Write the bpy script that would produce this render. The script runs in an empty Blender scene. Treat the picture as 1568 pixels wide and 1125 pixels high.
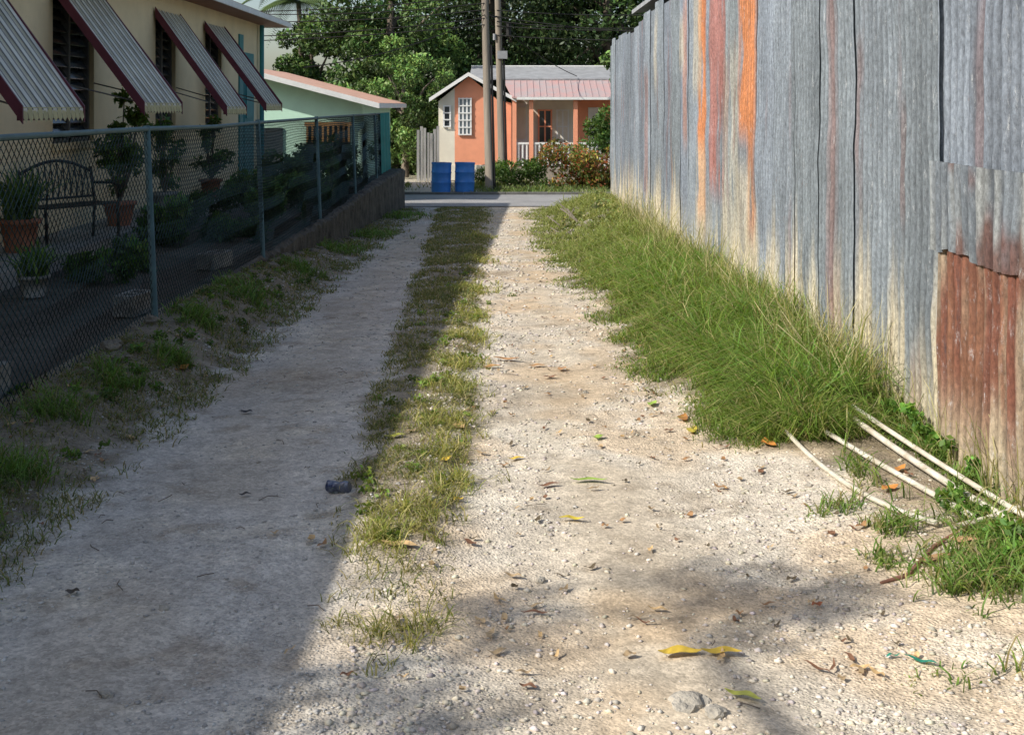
import bpy, math, random, bmesh
import numpy as np
from mathutils import Vector
random.seed(7); R=np.random.default_rng(7)
S=bpy.context.scene
# ---------------------------------------------------------------- helpers
def link(o,parent=None):
    S.collection.objects.link(o)
    if parent is not None: o.parent=parent
    return o
def empty(name):
    o=bpy.data.objects.new(name,None); return link(o)
_tab=R.random((256,256))
def vn(x,y,s):
    x=np.asarray(x,float)*s; y=np.asarray(y,float)*s
    xi=np.floor(x).astype(int); yi=np.floor(y).astype(int)
    fx=x-xi; fy=y-yi; fx=fx*fx*(3-2*fx); fy=fy*fy*(3-2*fy)
    a=_tab[xi&255,yi&255]; b=_tab[(xi+1)&255,yi&255]; c=_tab[xi&255,(yi+1)&255]; d=_tab[(xi+1)&255,(yi+1)&255]
    return (a*(1-fx)+b*fx)*(1-fy)+(c*(1-fx)+d*fx)*fy
def fbm(x,y,s,o=3):
    r=0;t=0;a=1
    for i in range(o):
        r=r+a*vn(np.asarray(x)+17.3*i,np.asarray(y)+5.1*i,s); t+=a; a*=.55; s*=2.1
    return r/t
def rot(x,y):
    return .8*np.asarray(x)+.6*np.asarray(y)+3,-.6*np.asarray(x)+.8*np.asarray(y)+11
def rf(x,y,s,o=3):
    u,v=rot(x,y); return fbm(u,v,s,o)
def ss(a,b,x):
    t=np.clip((np.asarray(x,float)-a)/(b-a),0,1); return t*t*(3-2*t)
def fast(name,V,faces,col=None,mat=None,parent=None,smooth=False):
    me=bpy.data.meshes.new(name); V=np.asarray(V,np.float32)
    me.vertices.add(len(V)); me.vertices.foreach_set('co',V.ravel())
    idx=[];st=[];p=0
    for F in faces:
        F=np.asarray(F,np.int32)
        if len(F)==0: continue
        idx.append(F.ravel()); k=F.shape[1]; st.append(p+np.arange(len(F))*k); p+=F.size
    idx=np.concatenate(idx); st=np.concatenate(st).astype(np.int32)
    me.loops.add(len(idx)); me.loops.foreach_set('vertex_index',idx)
    me.polygons.add(len(st)); me.polygons.foreach_set('loop_start',st)
    me.update(calc_edges=True)
    if smooth: me.polygons.foreach_set('use_smooth',np.ones(len(st),bool))
    if col is not None:
        c=np.ones((len(V),4),np.float32); c[:,:3]=col
        a=me.color_attributes.new('Col','FLOAT_COLOR','POINT'); a.data.foreach_set('color',c.ravel())
    if mat: me.materials.append(mat)
    o=bpy.data.objects.new(name,me); return link(o,parent)
class MB:
    def __init__(s): s.v=[];s.f=[];s.m=[];s.mats=[]
    def mi(s,m):
        if m not in s.mats: s.mats.append(m)
        return s.mats.index(m)
    def poly(s,pts,m):
        b=len(s.v); s.v+= [tuple(p) for p in pts]; s.f.append(tuple(range(b,b+len(pts)))); s.m.append(s.mi(m))
    def box(s,x0,x1,y0,y1,z0,z1,m,b=0):
        k=len(s.v)
        s.v+=[(x0,y0,z0),(x1,y0,z0),(x1,y1,z0),(x0,y1,z0),(x0,y0,z1),(x1,y0,z1),(x1,y1,z1),(x0,y1,z1)]
        for q in ((0,3,2,1),(4,5,6,7),(0,1,5,4),(1,2,6,5),(2,3,7,6),(3,0,4,7)):
            s.f.append(tuple(k+i for i in q)); s.m.append(s.mi(m))
    def slab(s,p,t,m):
        k=len(s.v); s.v+=[tuple(q) for q in p]+[(q[0],q[1],q[2]-t) for q in p]
        for q in ((0,1,2,3),(7,6,5,4),(0,4,5,1),(1,5,6,2),(2,6,7,3),(3,7,4,0)):
            s.f.append(tuple(k+i for i in q)); s.m.append(s.mi(m))
    def tube(s,pts,r,m,n=8,cap=True):
        pts=[Vector(p) for p in pts]; k0=len(s.v)
        rr=r if isinstance(r,(list,tuple)) else [r]*len(pts)
        for i,p in enumerate(pts):
            d=(pts[min(i+1,len(pts)-1)]-pts[max(i-1,0)]).normalized()
            a=d.cross(Vector((0,0,1)) if abs(d.z)<.9 else Vector((0,1,0))).normalized(); b=d.cross(a)
            for j in range(n):
                t=2*math.pi*j/n; q=p+a*math.cos(t)*rr[i]+b*math.sin(t)*rr[i]; s.v.append(tuple(q))
        for i in range(len(pts)-1):
            for j in range(n):
                s.f.append((k0+i*n+j,k0+i*n+(j+1)%n,k0+(i+1)*n+(j+1)%n,k0+(i+1)*n+j)); s.m.append(s.mi(m))
        if cap:
            s.f.append(tuple(k0+j for j in range(n))); s.m.append(s.mi(m))
            s.f.append(tuple(k0+(len(pts)-1)*n+j for j in range(n))); s.m.append(s.mi(m))
    def obj(s,name,parent=None,smooth=False,bevel=0):
        me=bpy.data.meshes.new(name); me.from_pydata(s.v,[],s.f)
        for m in s.mats: me.materials.append(m)
        me.polygons.foreach_set('material_index',s.m)
        if smooth: me.polygons.foreach_set('use_smooth',[True]*len(s.f))
        me.update(); o=bpy.data.objects.new(name,me); link(o,parent)
        if bevel:
            b=o.modifiers.new('b','BEVEL'); b.width=bevel; b.segments=2; b.limit_method='ANGLE'
        return o
# ---------------------------------------------------------------- materials
def mat(name,col,rough=.8,var=.25,scale=4,bump=0,bscale=40,metal=0,col2=None,stretch=(1,1,1),dirt=None,spec=.3):
    m=bpy.data.materials.new(name); m.use_nodes=True; nt=m.node_tree; N=nt.nodes; L=nt.links
    b=N['Principled BSDF']; b.inputs['Roughness'].default_value=rough; b.inputs['Metallic'].default_value=metal
    b.inputs['Specular IOR Level'].default_value=spec
    tc=N.new('ShaderNodeTexCoord'); mp=N.new('ShaderNodeMapping'); mp.inputs['Scale'].default_value=stretch
    L.new(tc.outputs['Object'],mp.inputs['Vector'])
    n=N.new('ShaderNodeTexNoise'); n.inputs['Scale'].default_value=scale; n.inputs['Detail'].default_value=8; n.inputs['Roughness'].default_value=.65
    L.new(mp.outputs[0],n.inputs['Vector'])
    r=N.new('ShaderNodeValToRGB'); r.color_ramp.elements[0].position=.3; r.color_ramp.elements[1].position=.7
    c2=col2 if col2 else tuple(c*(1-var) for c in col); c1=tuple(min(1,c*(1+var*.4)) for c in col)
    r.color_ramp.elements[0].color=(*c2,1); r.color_ramp.elements[1].color=(*c1,1)
    L.new(n.outputs['Fac'],r.inputs['Fac']); L.new(r.outputs[0],b.inputs['Base Color'])
    if bump:
        n2=N.new('ShaderNodeTexNoise'); n2.inputs['Scale'].default_value=bscale; n2.inputs['Detail'].default_value=6
        L.new(mp.outputs[0],n2.inputs['Vector'])
        bp=N.new('ShaderNodeBump'); bp.inputs['Strength'].default_value=bump; bp.inputs['Distance'].default_value=.02
        L.new(n2.outputs['Fac'],bp.inputs['Height']); L.new(bp.outputs[0],b.inputs['Normal'])
    return m
def vegmat(name,trans=.35,rough=.55):
    m=bpy.data.materials.new(name); m.use_nodes=True; nt=m.node_tree; N=nt.nodes; L=nt.links
    b=N['Principled BSDF']; b.inputs['Roughness'].default_value=rough; b.inputs['Specular IOR Level'].default_value=.35
    a=N.new('ShaderNodeAttribute'); a.attribute_name='Col'
    L.new(a.outputs['Color'],b.inputs['Base Color'])
    if trans==0: return m
    t=N.new('ShaderNodeBsdfTranslucent')
    g=N.new('ShaderNodeMixRGB'); g.blend_type='MULTIPLY'; g.inputs['Fac'].default_value=1; g.inputs['Color2'].default_value=(1.3,1.4,.6,1)
    L.new(a.outputs['Color'],g.inputs['Color1']); L.new(g.outputs[0],t.inputs['Color'])
    mx=N.new('ShaderNodeMixShader'); mx.inputs[0].default_value=trans
    L.new(b.outputs[0],mx.inputs[1]); L.new(t.outputs[0],mx.inputs[2]); L.new(mx.outputs[0],N['Material Output'].inputs['Surface'])
    return m
M_veg=vegmat('leaf_blades'); M_tree=vegmat('tree_leaves',0,.5); M_leafdry=vegmat('dry_leaf',0,.6); M_stone=vegmat('pebble',0,.95)
def groundmat():
    m=bpy.data.materials.new('gravel_dirt'); m.use_nodes=True; nt=m.node_tree; N=nt.nodes; L=nt.links
    b=N['Principled BSDF']; b.inputs['Roughness'].default_value=.97; b.inputs['Specular IOR Level'].default_value=.08
    tc=N.new('ShaderNodeTexCoord'); a=N.new('ShaderNodeAttribute'); a.attribute_name='Col'
    def noise(s,d=6,r=.6):
        n=N.new('ShaderNodeTexNoise'); n.inputs['Scale'].default_value=s; n.inputs['Detail'].default_value=d; n.inputs['Roughness'].default_value=r
        L.new(tc.outputs['Object'],n.inputs['Vector']); return n.outputs['Fac']
    def rng(x,a0,a1,b0,b1):
        r=N.new('ShaderNodeMapRange'); r.inputs[1].default_value=a0;r.inputs[2].default_value=a1;r.inputs[3].default_value=b0;r.inputs[4].default_value=b1
        L.new(x,r.inputs[0]); return r.outputs[0]
    def mul(c,f):
        q=N.new('ShaderNodeMixRGB'); q.blend_type='MULTIPLY'; q.inputs[0].default_value=1
        L.new(c,q.inputs[1]); L.new(f,q.inputs[2]); return q.outputs[0]
    v=N.new('ShaderNodeTexVoronoi'); v.inputs['Scale'].default_value=85; L.new(tc.outputs['Object'],v.inputs['Vector'])
    v2=N.new('ShaderNodeTexVoronoi'); v2.inputs['Scale'].default_value=30; L.new(tc.outputs['Object'],v2.inputs['Vector'])
    sep=N.new('ShaderNodeSeparateColor'); L.new(v.outputs['Color'],sep.inputs[0])
    sep2=N.new('ShaderNodeSeparateColor'); L.new(v2.outputs['Color'],sep2.inputs[0])
    c=mul(a.outputs['Color'],rng(noise(1.7,8,.7),.3,.7,.82,1.15))
    c=mul(c,rng(noise(7,8,.78),.3,.7,.76,1.2))
    c=mul(c,rng(noise(120,4,.8),.3,.7,.80,1.14))
    c=mul(c,rng(sep.outputs[0],0,1,.80,1.16))
    c=mul(c,rng(sep2.outputs[0],0,1,.9,1.1))
    L.new(c,b.inputs['Base Color'])
    # loose gritty areas are rougher, worn areas smoother (alpha channel of Col = grit)
    h=N.new('ShaderNodeMath'); h.operation='ADD'
    L.new(rng(v.outputs['Distance'],0,.6,.8,0),h.inputs[0]); L.new(rng(noise(90,3,.5),0,1,0,.5),h.inputs[1])
    h2=N.new('ShaderNodeMath'); h2.operation='ADD'; L.new(h.outputs[0],h2.inputs[0]); L.new(rng(noise(14,3,.5),0,1,0,2.2),h2.inputs[1])
    g2=N.new('ShaderNodeAttribute'); g2.attribute_name='Grit'
    ms=N.new('ShaderNodeMath'); ms.operation='MULTIPLY'; ms.inputs[1].default_value=.8; L.new(g2.outputs['Fac'],ms.inputs[0])
    bp=N.new('ShaderNodeBump'); L.new(ms.outputs[0],bp.inputs['Strength']); bp.inputs['Distance'].default_value=.007
    L.new(h2.outputs[0],bp.inputs['Height']); L.new(bp.outputs[0],b.inputs['Normal'])
    return m
M_ground=groundmat()
# ---------------------------------------------------------------- terrain
def verge_x(y): return np.interp(y,[3,4.6,5.6,6.2,7.4,9,11.4,15.5,24,27],[1.9,1.66,1.6,1.26,1.06,.92,.80,.62,.48,.45])+.22*(vn(np.asarray(y),np.asarray(y)*0+2,1.1)-.5)+.1*(vn(np.asarray(y),np.asarray(y)*0+4,4)-.5)
def strip_l(y): return np.interp(y,[3.6,4.2,6,8.5,15.5,27],[-.45,-.62,-.76,-.84,-1.07,-1.5])+.14*(vn(np.asarray(y),np.asarray(y)*0+5,1.1)-.5)
def strip_r(y): return np.interp(y,[3.6,4.2,6,8.5,15.5,27],[-.2,-.26,-.24,-.28,-.34,-.42])+.12*(vn(np.asarray(y),np.asarray(y)*0+8,1.3)-.5)
def gz(x,y):
    x=np.asarray(x,float); y=np.asarray(y,float)
    lane=-.026*np.clip(y,-5,33.3)
    t=ss(.75,1.9,x)*(1-ss(24.3,27.2,y)); z=lane*(1-t)+(-.0085*y)*t
    near=ss(-6,0,y)*(1-ss(33,34,y))
    z=z+near*ss(-2.0,-2.62,x)*(.03+.026*np.clip(y,0,20)*(1-ss(9,19,y)))*(1-ss(22,27,y))
    s=ss(strip_l(y)-.1,strip_l(y)+.15,x)*(1-ss(strip_r(y)-.12,strip_r(y)+.1,x))*(1-ss(26,27.5,y))*ss(4,5,y)
    z=z+.035*s
    z=z+(rf(x,y,1.3)-.5)*.05*(1-ss(26,28,y))*ss(-2.8,-2.6,x)+(rf(x,y,7,2)-.5)*.018*(1-ss(10,27,y))
    z=z+.05*(rf(x,y,2.6)-.35)*ss(0,.3,x-verge_x(y))*(1-ss(24,27,y))
    yard=(x<-2.8)&(y<27.5)
    return np.where(yard,-.03+.02*fbm(x,y,2),z)
xs=np.concatenate([[-500,-150,-60,-30,-20,-14,-10,-8,-6.5,-5.4,-4.6,-4,-3.5,-3.1,-2.81],np.arange(-2.79,2.35,.03),[2.5,3,4,6,9,14,20,30,60,150,500]])
ys=[-60,-25,-10,-4,0,1.5,2.4]; y=2.6; d=.026
while y<34.5:
    ys.append(y); y+=d
    if y>6: d=.026*(y/6)**1.5
    d=min(d,.25)
ys=np.array(ys+[36,38,42,50,60,80,120,250,600])
ys=np.sort(np.append(ys,[27.49,27.51]))
X,Y=np.meshgrid(xs,ys); Z=gz(X,Y); nx=len(xs); ny=len(ys)
idx=np.arange(nx*ny).reshape(ny,nx); Q=np.stack([idx[:-1,:-1],idx[:-1,1:],idx[1:,1:],idx[1:,:-1]],-1).reshape(-1,4)
def mix(a,b,t): t=t[...,None]; return a*(1-t)+b*t
tan=np.array([.66,.535,.385]); grey=np.array([.66,.59,.48]); soil=np.array([.17,.14,.095]); green=np.array([.07,.10,.03]); pale=np.array([.76,.70,.58])
def wear(x,y):   # compacted tyre tracks
    a=np.exp(-((x+1.35+.012*(y-6))/.36)**2); b_=np.exp(-((x-.45+.012*(y-6))/.34)**2)
    return np.clip(a+b_,0,1)*ss(.36,.6,rf(x,y,.8)+.12)
C=np.ones(X.shape+(3,))*tan
C=mix(C,grey,ss(.42,.62,rf(X,Y,1.1)))
C=mix(C,np.array([.59,.555,.495])*np.ones_like(C),1-ss(-.9,-.3,X))  # left of the shadow edge: neutral grey shade tone put into the colour
C=mix(C,pale,ss(.52,.72,rf(X+9,Y+3,3.5))*.5)
C=mix(C,C*np.array([.86,.82,.76]),wear(X,Y))
C=mix(C,tan*.6,ss(.58,.8,rf(X+31,Y+13,.9))*.5)
C=mix(C,tan*.5,ss(.60,.78,rf(X+3,Y+43,6))*.5)
e=(rf(X,Y,5)-.5)*.6
st=ss(-.08,.12,X-strip_l(Y)+e)*ss(-.08,.12,strip_r(Y)-X+e)*ss(4.0,5.2,Y+e)*(1-ss(26,27.3,Y))
C=mix(C,soil*1.5,st*.78)
vg=ss(-.1,.15,X-verge_x(Y)+e)*(1-ss(26.3,27.4,Y)); C=mix(C,soil*1.3,vg*.85*ss(4.5,6,Y)+vg*.35*(1-ss(4.5,6,Y)))
lv=ss(1.85,2.2,-X+e)*(Y<27.4); C=mix(C,soil*1.25,lv*.85)
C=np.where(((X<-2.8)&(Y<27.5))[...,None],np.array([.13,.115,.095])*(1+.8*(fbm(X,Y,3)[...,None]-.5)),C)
far=ss(33.0,33.6,Y); C=mix(C,mix(np.ones(X.shape+(3,))*grey,green*1.3,ss(.35,.5,fbm(X+3,Y,.6))*ss(-2.2,-1,X)),far)
C=mix(C,green,ss(40,44,Y)); C=mix(C,green*.9,ss(3,4,X)*(Y<33)); C=mix(C,green*.9,ss(10,14,-X)*(Y<27.4))
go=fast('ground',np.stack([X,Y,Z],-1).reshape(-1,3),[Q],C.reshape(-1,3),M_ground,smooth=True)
ga=go.data.attributes.new('Grit','FLOAT','POINT'); ga.data.foreach_set('value',(1-.72*wear(X,Y)).astype(np.float32).ravel())
M_asph=mat('asphalt',(.36,.35,.335),.9,.25,1.2,.5,120)
b=MB(); yy=[27.55,28.5,30,31.5,33]
for x0,x1 in [(-60,-20),(-20,-6),(-6,-2),(-2,2),(2,6),(6,20),(20,60)]:
    for a0,a1 in zip(yy[:-1],yy[1:]):
        b.poly([(x0,a0,-.026*a0+.02),(x1,a0,-.026*a0+.02),(x1,a1,-.026*a1+.02),(x0,a1,-.026*a1+.02)],M_asph)
b.obj('street')
M_conc=mat('concrete',(.36,.34,.30),.9,.35,3,.5,60)
M_kerb=mat('kerb_dark',(.16,.155,.14),.9,.4,3,.5,60)
b=MB()
for i in range(-30,31):
    b.box(i*1.2,i*1.2+1.19,33.0,33.15,-.95,-.77+random.uniform(-.006,.006),M_kerb)
b.obj('kerb',bevel=.015)
# ---------------------------------------------------------------- pebbles
def pebbles(name,x,y,r,col):
    n=len(x); base=np.array([[1,0,0],[0,1,0],[-1,0,0],[0,-1,0],[0,0,1],[0,0,-1]],float)
    base=np.concatenate([base,np.array([[.7,.7,.35],[-.7,.65,.4],[-.6,-.75,.3],[.7,-.65,.4]])])
    F=np.array([[4,6,1],[4,1,7],[4,7,2],[4,2,8],[4,8,3],[4,3,9],[4,9,0],[4,0,6],[6,0,5],[6,5,1],[7,1,5],[7,5,2],[8,2,5],[8,5,3],[9,3,5],[9,5,0]])
    sc=np.stack([r*R.uniform(.7,1.4,n),r*R.uniform(.6,1.1,n),r*R.uniform(.35,.8,n)],-1)
    V=base[None]*sc[:,None,:]*R.uniform(.75,1.15,(n,10,1))
    a=R.uniform(0,6.28,n); c,s=np.cos(a)[:,None],np.sin(a)[:,None]
    vx=V[...,0]*c-V[...,1]*s; vy=V[...,0]*s+V[...,1]*c
    V=np.stack([vx+x[:,None],vy+y[:,None],V[...,2]+(gz(x,y)+r*.12)[:,None]],-1)
    FF=(F[None]+(np.arange(n)*10)[:,None,None]).reshape(-1,3)
    return fast(name,V.reshape(-1,3),[FF],np.repeat(col,10,axis=0),M_stone)
n=140000; y=3.0+24*R.random(n)**2.0; x=R.uniform(-2.4,2.05,n)
den=(ss(.45,.66,rf(x+9,y+3,3.5))+.17+.35*ss(.5,.65,rf(x,y,1.1)))*(1-.8*wear(x,y)); keep=R.random(n)<den*np.where(x>verge_x(y)+.1,.35,1)*np.where(x<-.5,.8,1)
x=x[keep];y=y[keep]; r=(.0024+.012*R.random(len(x))**5)*(1+np.clip((y-6)/9,0,1.0))*np.where(x<-.5,.8,1)
g=R.uniform(.38,.76,len(x)); col=np.stack([g,g*R.uniform(.86,.95,len(x)),g*R.uniform(.68,.86,len(x))],-1)
col=np.where((x<-.5)[:,None],np.stack([g,g*.96,g*.89],-1)*.9,col)  # pebbles left of the shadow edge painted greyer and darker to match
pebbles('gravel',x,y,r,col)
def rock(name,x,y,r,sq=.6,m=None,sink=.15):
    bm=bmesh.new(); bmesh.ops.create_icosphere(bm,subdivisions=3,radius=r)
    off=random.uniform(0,50)
    for v in bm.verts:
        k=1+.8*(float(fbm(v.co.x/r*1.0+off+v.co.z/r,v.co.y/r*1.0+off,1.5))-.5)+.35*(float(vn(v.co.x/r+off,v.co.z/r+off,4))-.5)
        v.co*=k; v.co.z*=sq
    me=bpy.data.meshes.new(name); bm.to_mesh(me); bm.free(); me.materials.append(m or M_rock)
    o=bpy.data.objects.new(name,me); o.location=(x,y,float(gz(x,y))+r*sink); o.rotation_euler=(0,0,random.uniform(0,6)); link(o); return o
M_rock=mat('limestone',(.46,.42,.35),.95,.4,9,.8,50); M_rockd=mat('dark_rubble',(.25,.22,.17),.95,.5,9,.8,50)
rock('rock',.53,3.42,.06,.5,sink=-.1); rock('rock',.60,3.36,.03,.5); rock('rock',.78,4.02,.020); rock('rock',.13,4.35,.02); rock('rock',1.86,6.55,.07)
for i in range(26):
    rock('rubble_stone',1.15+random.gauss(0,.16),20.8+random.gauss(0,1.3),random.uniform(.04,.11),m=M_rockd if i%3 else M_rock)
for i in range(14): rock('rock',random.uniform(-1.6,1.6),random.uniform(3.4,8),random.uniform(.010,.02))
# ---------------------------------------------------------------- grass
def blades(name,x,y,h,w,lean,cb,ct,z=None,parent=None):
    n=len(x); z=gz(x,y)-.005 if z is None else z
    a=R.uniform(0,6.28,n); la=R.uniform(0,6.28,n); c,s=np.cos(a)*w/2,np.sin(a)*w/2
    dx,dy=np.cos(la)*lean*h,np.sin(la)*lean*h
    P=[]
    for k,(f,wf,lf) in enumerate([(0,1,0),(.4,.95,.18),(.75,.7,.55)]):
        zz=z+h*f*(1-.25*f*lean)
        P.append(np.stack([x-c*wf+dx*lf,y-s*wf+dy*lf,zz],-1)); P.append(np.stack([x+c*wf+dx*lf,y+s*wf+dy*lf,zz],-1))
    P.append(np.stack([x+dx,y+dy,z+h*(1-.45*np.clip(lean,0,1.6))],-1))
    V=np.stack(P,1); V[...,0]=np.minimum(V[...,0],np.where(y<24.2,2.12,9)[:,None]) if name!='leaves' else V[...,0]
    i=(np.arange(n)*7)[:,None]
    q=np.concatenate([i+np.array([[0,1,3,2]]),i+np.array([[2,3,5,4]])]); t=i+np.array([[4,5,6]])
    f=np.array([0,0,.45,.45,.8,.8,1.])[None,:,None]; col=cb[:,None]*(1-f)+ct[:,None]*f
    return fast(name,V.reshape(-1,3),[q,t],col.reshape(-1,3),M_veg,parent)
def gcol(n,base,dry,fd):
    k=(R.random(n)<fd)[:,None]; j=R.uniform(.6,1.35,(n,1)); hue=R.uniform(.85,1.3,(n,1))
    return np.where(k,np.array(dry),np.array(base)*np.concatenate([hue,np.ones((n,1)),np.ones((n,1))],1))*j
def tufts(n,fx,per,spread):
    tx,ty=fx(n); k=R.integers(per[0],per[1],len(tx)); x=np.repeat(tx,k); y=np.repeat(ty,k); s=spread*(1+np.clip((y-8)/15,0,1))
    hh=np.repeat(R.uniform(.6,1.3,len(tx)),k)
    return x+R.normal(0,1,len(x))*s,y+R.normal(0,1,len(x))*s,hh
def f_strip(n):
    y=3.9+23*R.random(n)**1.3; t=R.random(n); x=strip_l(y)-.04+(strip_r(y)-strip_l(y)+.08)*t
    d=ss(.38,.56,rf(x,y,3.2))*ss(4.6,6.2,y)*.95+.08; k=R.random(n)<d; return x[k],y[k]
x,y,hh=tufts(6800,f_strip,(5,12),.03); n=len(x)
h=hh*R.uniform(.02,.06,n)*(1+.4*ss(.5,.7,fbm(x,y,1)))
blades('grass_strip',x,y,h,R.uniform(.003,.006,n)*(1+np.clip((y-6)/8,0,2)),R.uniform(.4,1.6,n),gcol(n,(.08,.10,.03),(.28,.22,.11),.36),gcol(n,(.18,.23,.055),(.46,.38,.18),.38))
def f_tuft(n):
    c=np.array([(-.40,5.0,.09),(-.52,4.7,.06),(-.33,6.7,.10),(-.34,8.3,.10),(-.3,9.5,.10),(-.32,7.6,.08),(-.3,6.1,.08),(-.3,3.95,.05),(-.42,3.85,.06),(-.27,5.5,.08),(-.34,10.8,.13),(-.38,12.5,.13),(-.38,15.5,.13),(-.45,19,.15)])
    w=np.array([1,.7,1.2,1.1,1,1,.9,.25,.3,1,1,1,1,1]); i=R.choice(len(c),n,p=w/w.sum()); return c[i,0]+R.normal(0,1,n)*c[i,2],c[i,1]+R.normal(0,1,n)*c[i,2]*1.7
x,y,hh=tufts(640,f_tuft,(6,13),.02); n=len(x)
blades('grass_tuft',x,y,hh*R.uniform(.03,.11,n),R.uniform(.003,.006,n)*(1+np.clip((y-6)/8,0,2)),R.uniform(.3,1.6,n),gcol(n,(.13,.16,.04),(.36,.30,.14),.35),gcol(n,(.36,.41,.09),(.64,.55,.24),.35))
def f_v(n):
    y=6.1+20*R.random(n)**1.6; t=R.random(n)**.95; vx=verge_x(y); x=vx-.1+(2.22-vx)*t
    x=np.minimum(x,2.12); d=(.08+.95*ss(.33,.52,rf(x,y,1.9)))*(.35+.65*ss(0,.2,t)); k=(R.random(n)<d)&~((y>17)&(R.random(n)<.5))&~((x>1.75)&(y<6.6)&(R.random(n)<.6)); return x[k],y[k]
x,y,hh=tufts(13500,f_v,(5,12),.045); n=len(x); t=np.clip((x-verge_x(y))/(2.12-verge_x(y)),0,1)
h=hh*R.uniform(.35,1.45,n)*(.05+.22*ss(.02,.45,t)*(1-.6*ss(10,16,y)))*(.2+1.6*rf(x,y,1.8))*np.where((x>1.7)&(y<6.8),.6,1)
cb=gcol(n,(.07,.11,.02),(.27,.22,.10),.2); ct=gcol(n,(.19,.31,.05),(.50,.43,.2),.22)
ct=mix(ct,np.array([.42,.43,.15])*np.ones_like(ct),ss(10,20,y)*.65)
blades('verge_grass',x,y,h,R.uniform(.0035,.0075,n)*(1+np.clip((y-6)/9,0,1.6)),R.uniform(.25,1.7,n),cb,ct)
bc=np.stack([R.uniform(1.35,2.05,44),6.5+6.5*R.random(44)**1.2],1)
def f_big(n):
    i=R.integers(0,44,n); return np.minimum(bc[i,0]+R.normal(0,.05,n),2.1),bc[i,1]+R.normal(0,.08,n)
x,y,hh=tufts(560,f_big,(8,14),.03); n=len(x)
blades('verge_tuft',x,y,hh*R.uniform(.2,.50,n),R.uniform(.004,.009,n),R.uniform(.4,1.6,n),gcol(n,(.06,.11,.02),(.22,.19,.09),.1),gcol(n,(.20,.36,.055),(.46,.4,.18),.14))
n=1000; y=6.5+13*R.random(n)**1.5; x=R.uniform(1.8,2.11,n)
blades('tall_grass',x,y,R.uniform(.3,.78,n),R.uniform(.004,.009,n),R.uniform(.15,.9,n),gcol(n,(.12,.16,.04),(.32,.27,.13),.35),gcol(n,(.34,.37,.13),(.64,.56,.33),.6))
n=130; y=R.uniform(4.3,6.5,n); x=R.uniform(2.06,2.11,n)
blades('tall_grass',x,y,R.uniform(.15,.5,n),R.uniform(.003,.007,n),R.uniform(.15,.7,n),gcol(n,(.12,.16,.04),(.32,.27,.13),.35),gcol(n,(.32,.36,.12),(.6,.52,.3),.5))
def f_w(n):
    c=np.array([(1.95,4.6,.1,.14),(2.06,5.4,.04,.3),(1.85,4.25,.14,.12),(2.05,5.9,.04,.2),(1.55,4.75,.05,.05),(1.62,4.15,.07,.05),(1.45,4.45,.04,.04),(2.05,3.9,.1,.2),(1.42,5.05,.06,.03),(1.3,3.55,.1,.04),(1.75,3.45,.12,.05),(1.66,5.5,.03,.15)])
    w=np.array([3,1.5,3,1.5,.5,.7,.3,2,.4,.2,.3,.4]); i=R.choice(len(c),n,p=w/w.sum()); return np.minimum(c[i,0]+R.normal(0,1,n)*c[i,2],2.1),c[i,1]+R.normal(0,1,n)*c[i,3]
x,y,hh=tufts(720,f_w,(5,10),.025); n=len(x)
blades('weed_clump',x,y,hh*R.uniform(.03,.16,n)*ss(1.2,1.9,x+.2),R.uniform(.004,.009,n),R.uniform(.3,1.5,n),gcol(n,(.07,.12,.03),(.25,.2,.1),.2),gcol(n,(.20,.35,.065),(.48,.4,.19),.22))
def f_l(n):
    y=3.8+23*R.random(n)**1.5; x=-2.68+.85*R.random(n)**1.3
    d=ss(.42,.6,rf(x,y,1.6))*.85+.15; k=R.random(n)<d; return x[k],y[k]
x,y,hh=tufts(5200,f_l,(5,12),.035); n=len(x)
blades('edge_grass',x,y,hh*R.uniform(.015,.07,n),R.uniform(.004,.007,n)*(1+np.clip((y-6)/9,0,1.6)),R.uniform(.3,1.6,n),gcol(n,(.07,.09,.03),(.24,.19,.1),.4),gcol(n,(.17,.25,.06),(.38,.32,.17),.42))
def f_l2(n):
    c=np.array([(-2.3,8.1,.06),(-2.45,6.4,.07),(-2.5,5.2,.12),(-2.3,5.5,.06),(-2.2,4.75,.06),(-2.4,10.8,.14),(-2.35,13.5,.14),(-2.4,7.2,.06),(-2.3,16.5,.2),(-2.2,19.5,.2),(-2.45,9.3,.08),(-2.1,24,.3)])
    i=R.integers(0,len(c),n); return np.maximum(c[i,0]+R.normal(0,1,n)*c[i,2],-2.66),c[i,1]+R.normal(0,1,n)*c[i,2]*1.5
x,y,hh=tufts(640,f_l2,(6,13),.03); n=len(x)
blades('edge_tuft',x,y,hh*R.uniform(.05,.17,n),R.uniform(.0035,.007,n)*(1+np.clip((y-6)/9,0,1.6)),R.uniform(.3,1.4,n),gcol(n,(.06,.11,.02),(.2,.16,.08),.15),gcol(n,(.18,.34,.065),(.3,.26,.13),.15))
n=9000; x=R.uniform(-9,9,n); y=R.uniform(33.3,39,n); k=((fbm(x+3,y,.6)>.42)|(x>-1))&~((x<-1.0)&(x>-3)&(R.random(n)<.8)); x=x[k];y=y[k];n=len(x)
blades('roadside_grass',x,y,R.uniform(.06,.22,n),R.uniform(.02,.04,n),R.uniform(.3,1.2,n),gcol(n,(.07,.1,.03),(.2,.16,.08),.1),gcol(n,(.18,.26,.07),(.3,.26,.13),.1))
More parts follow.
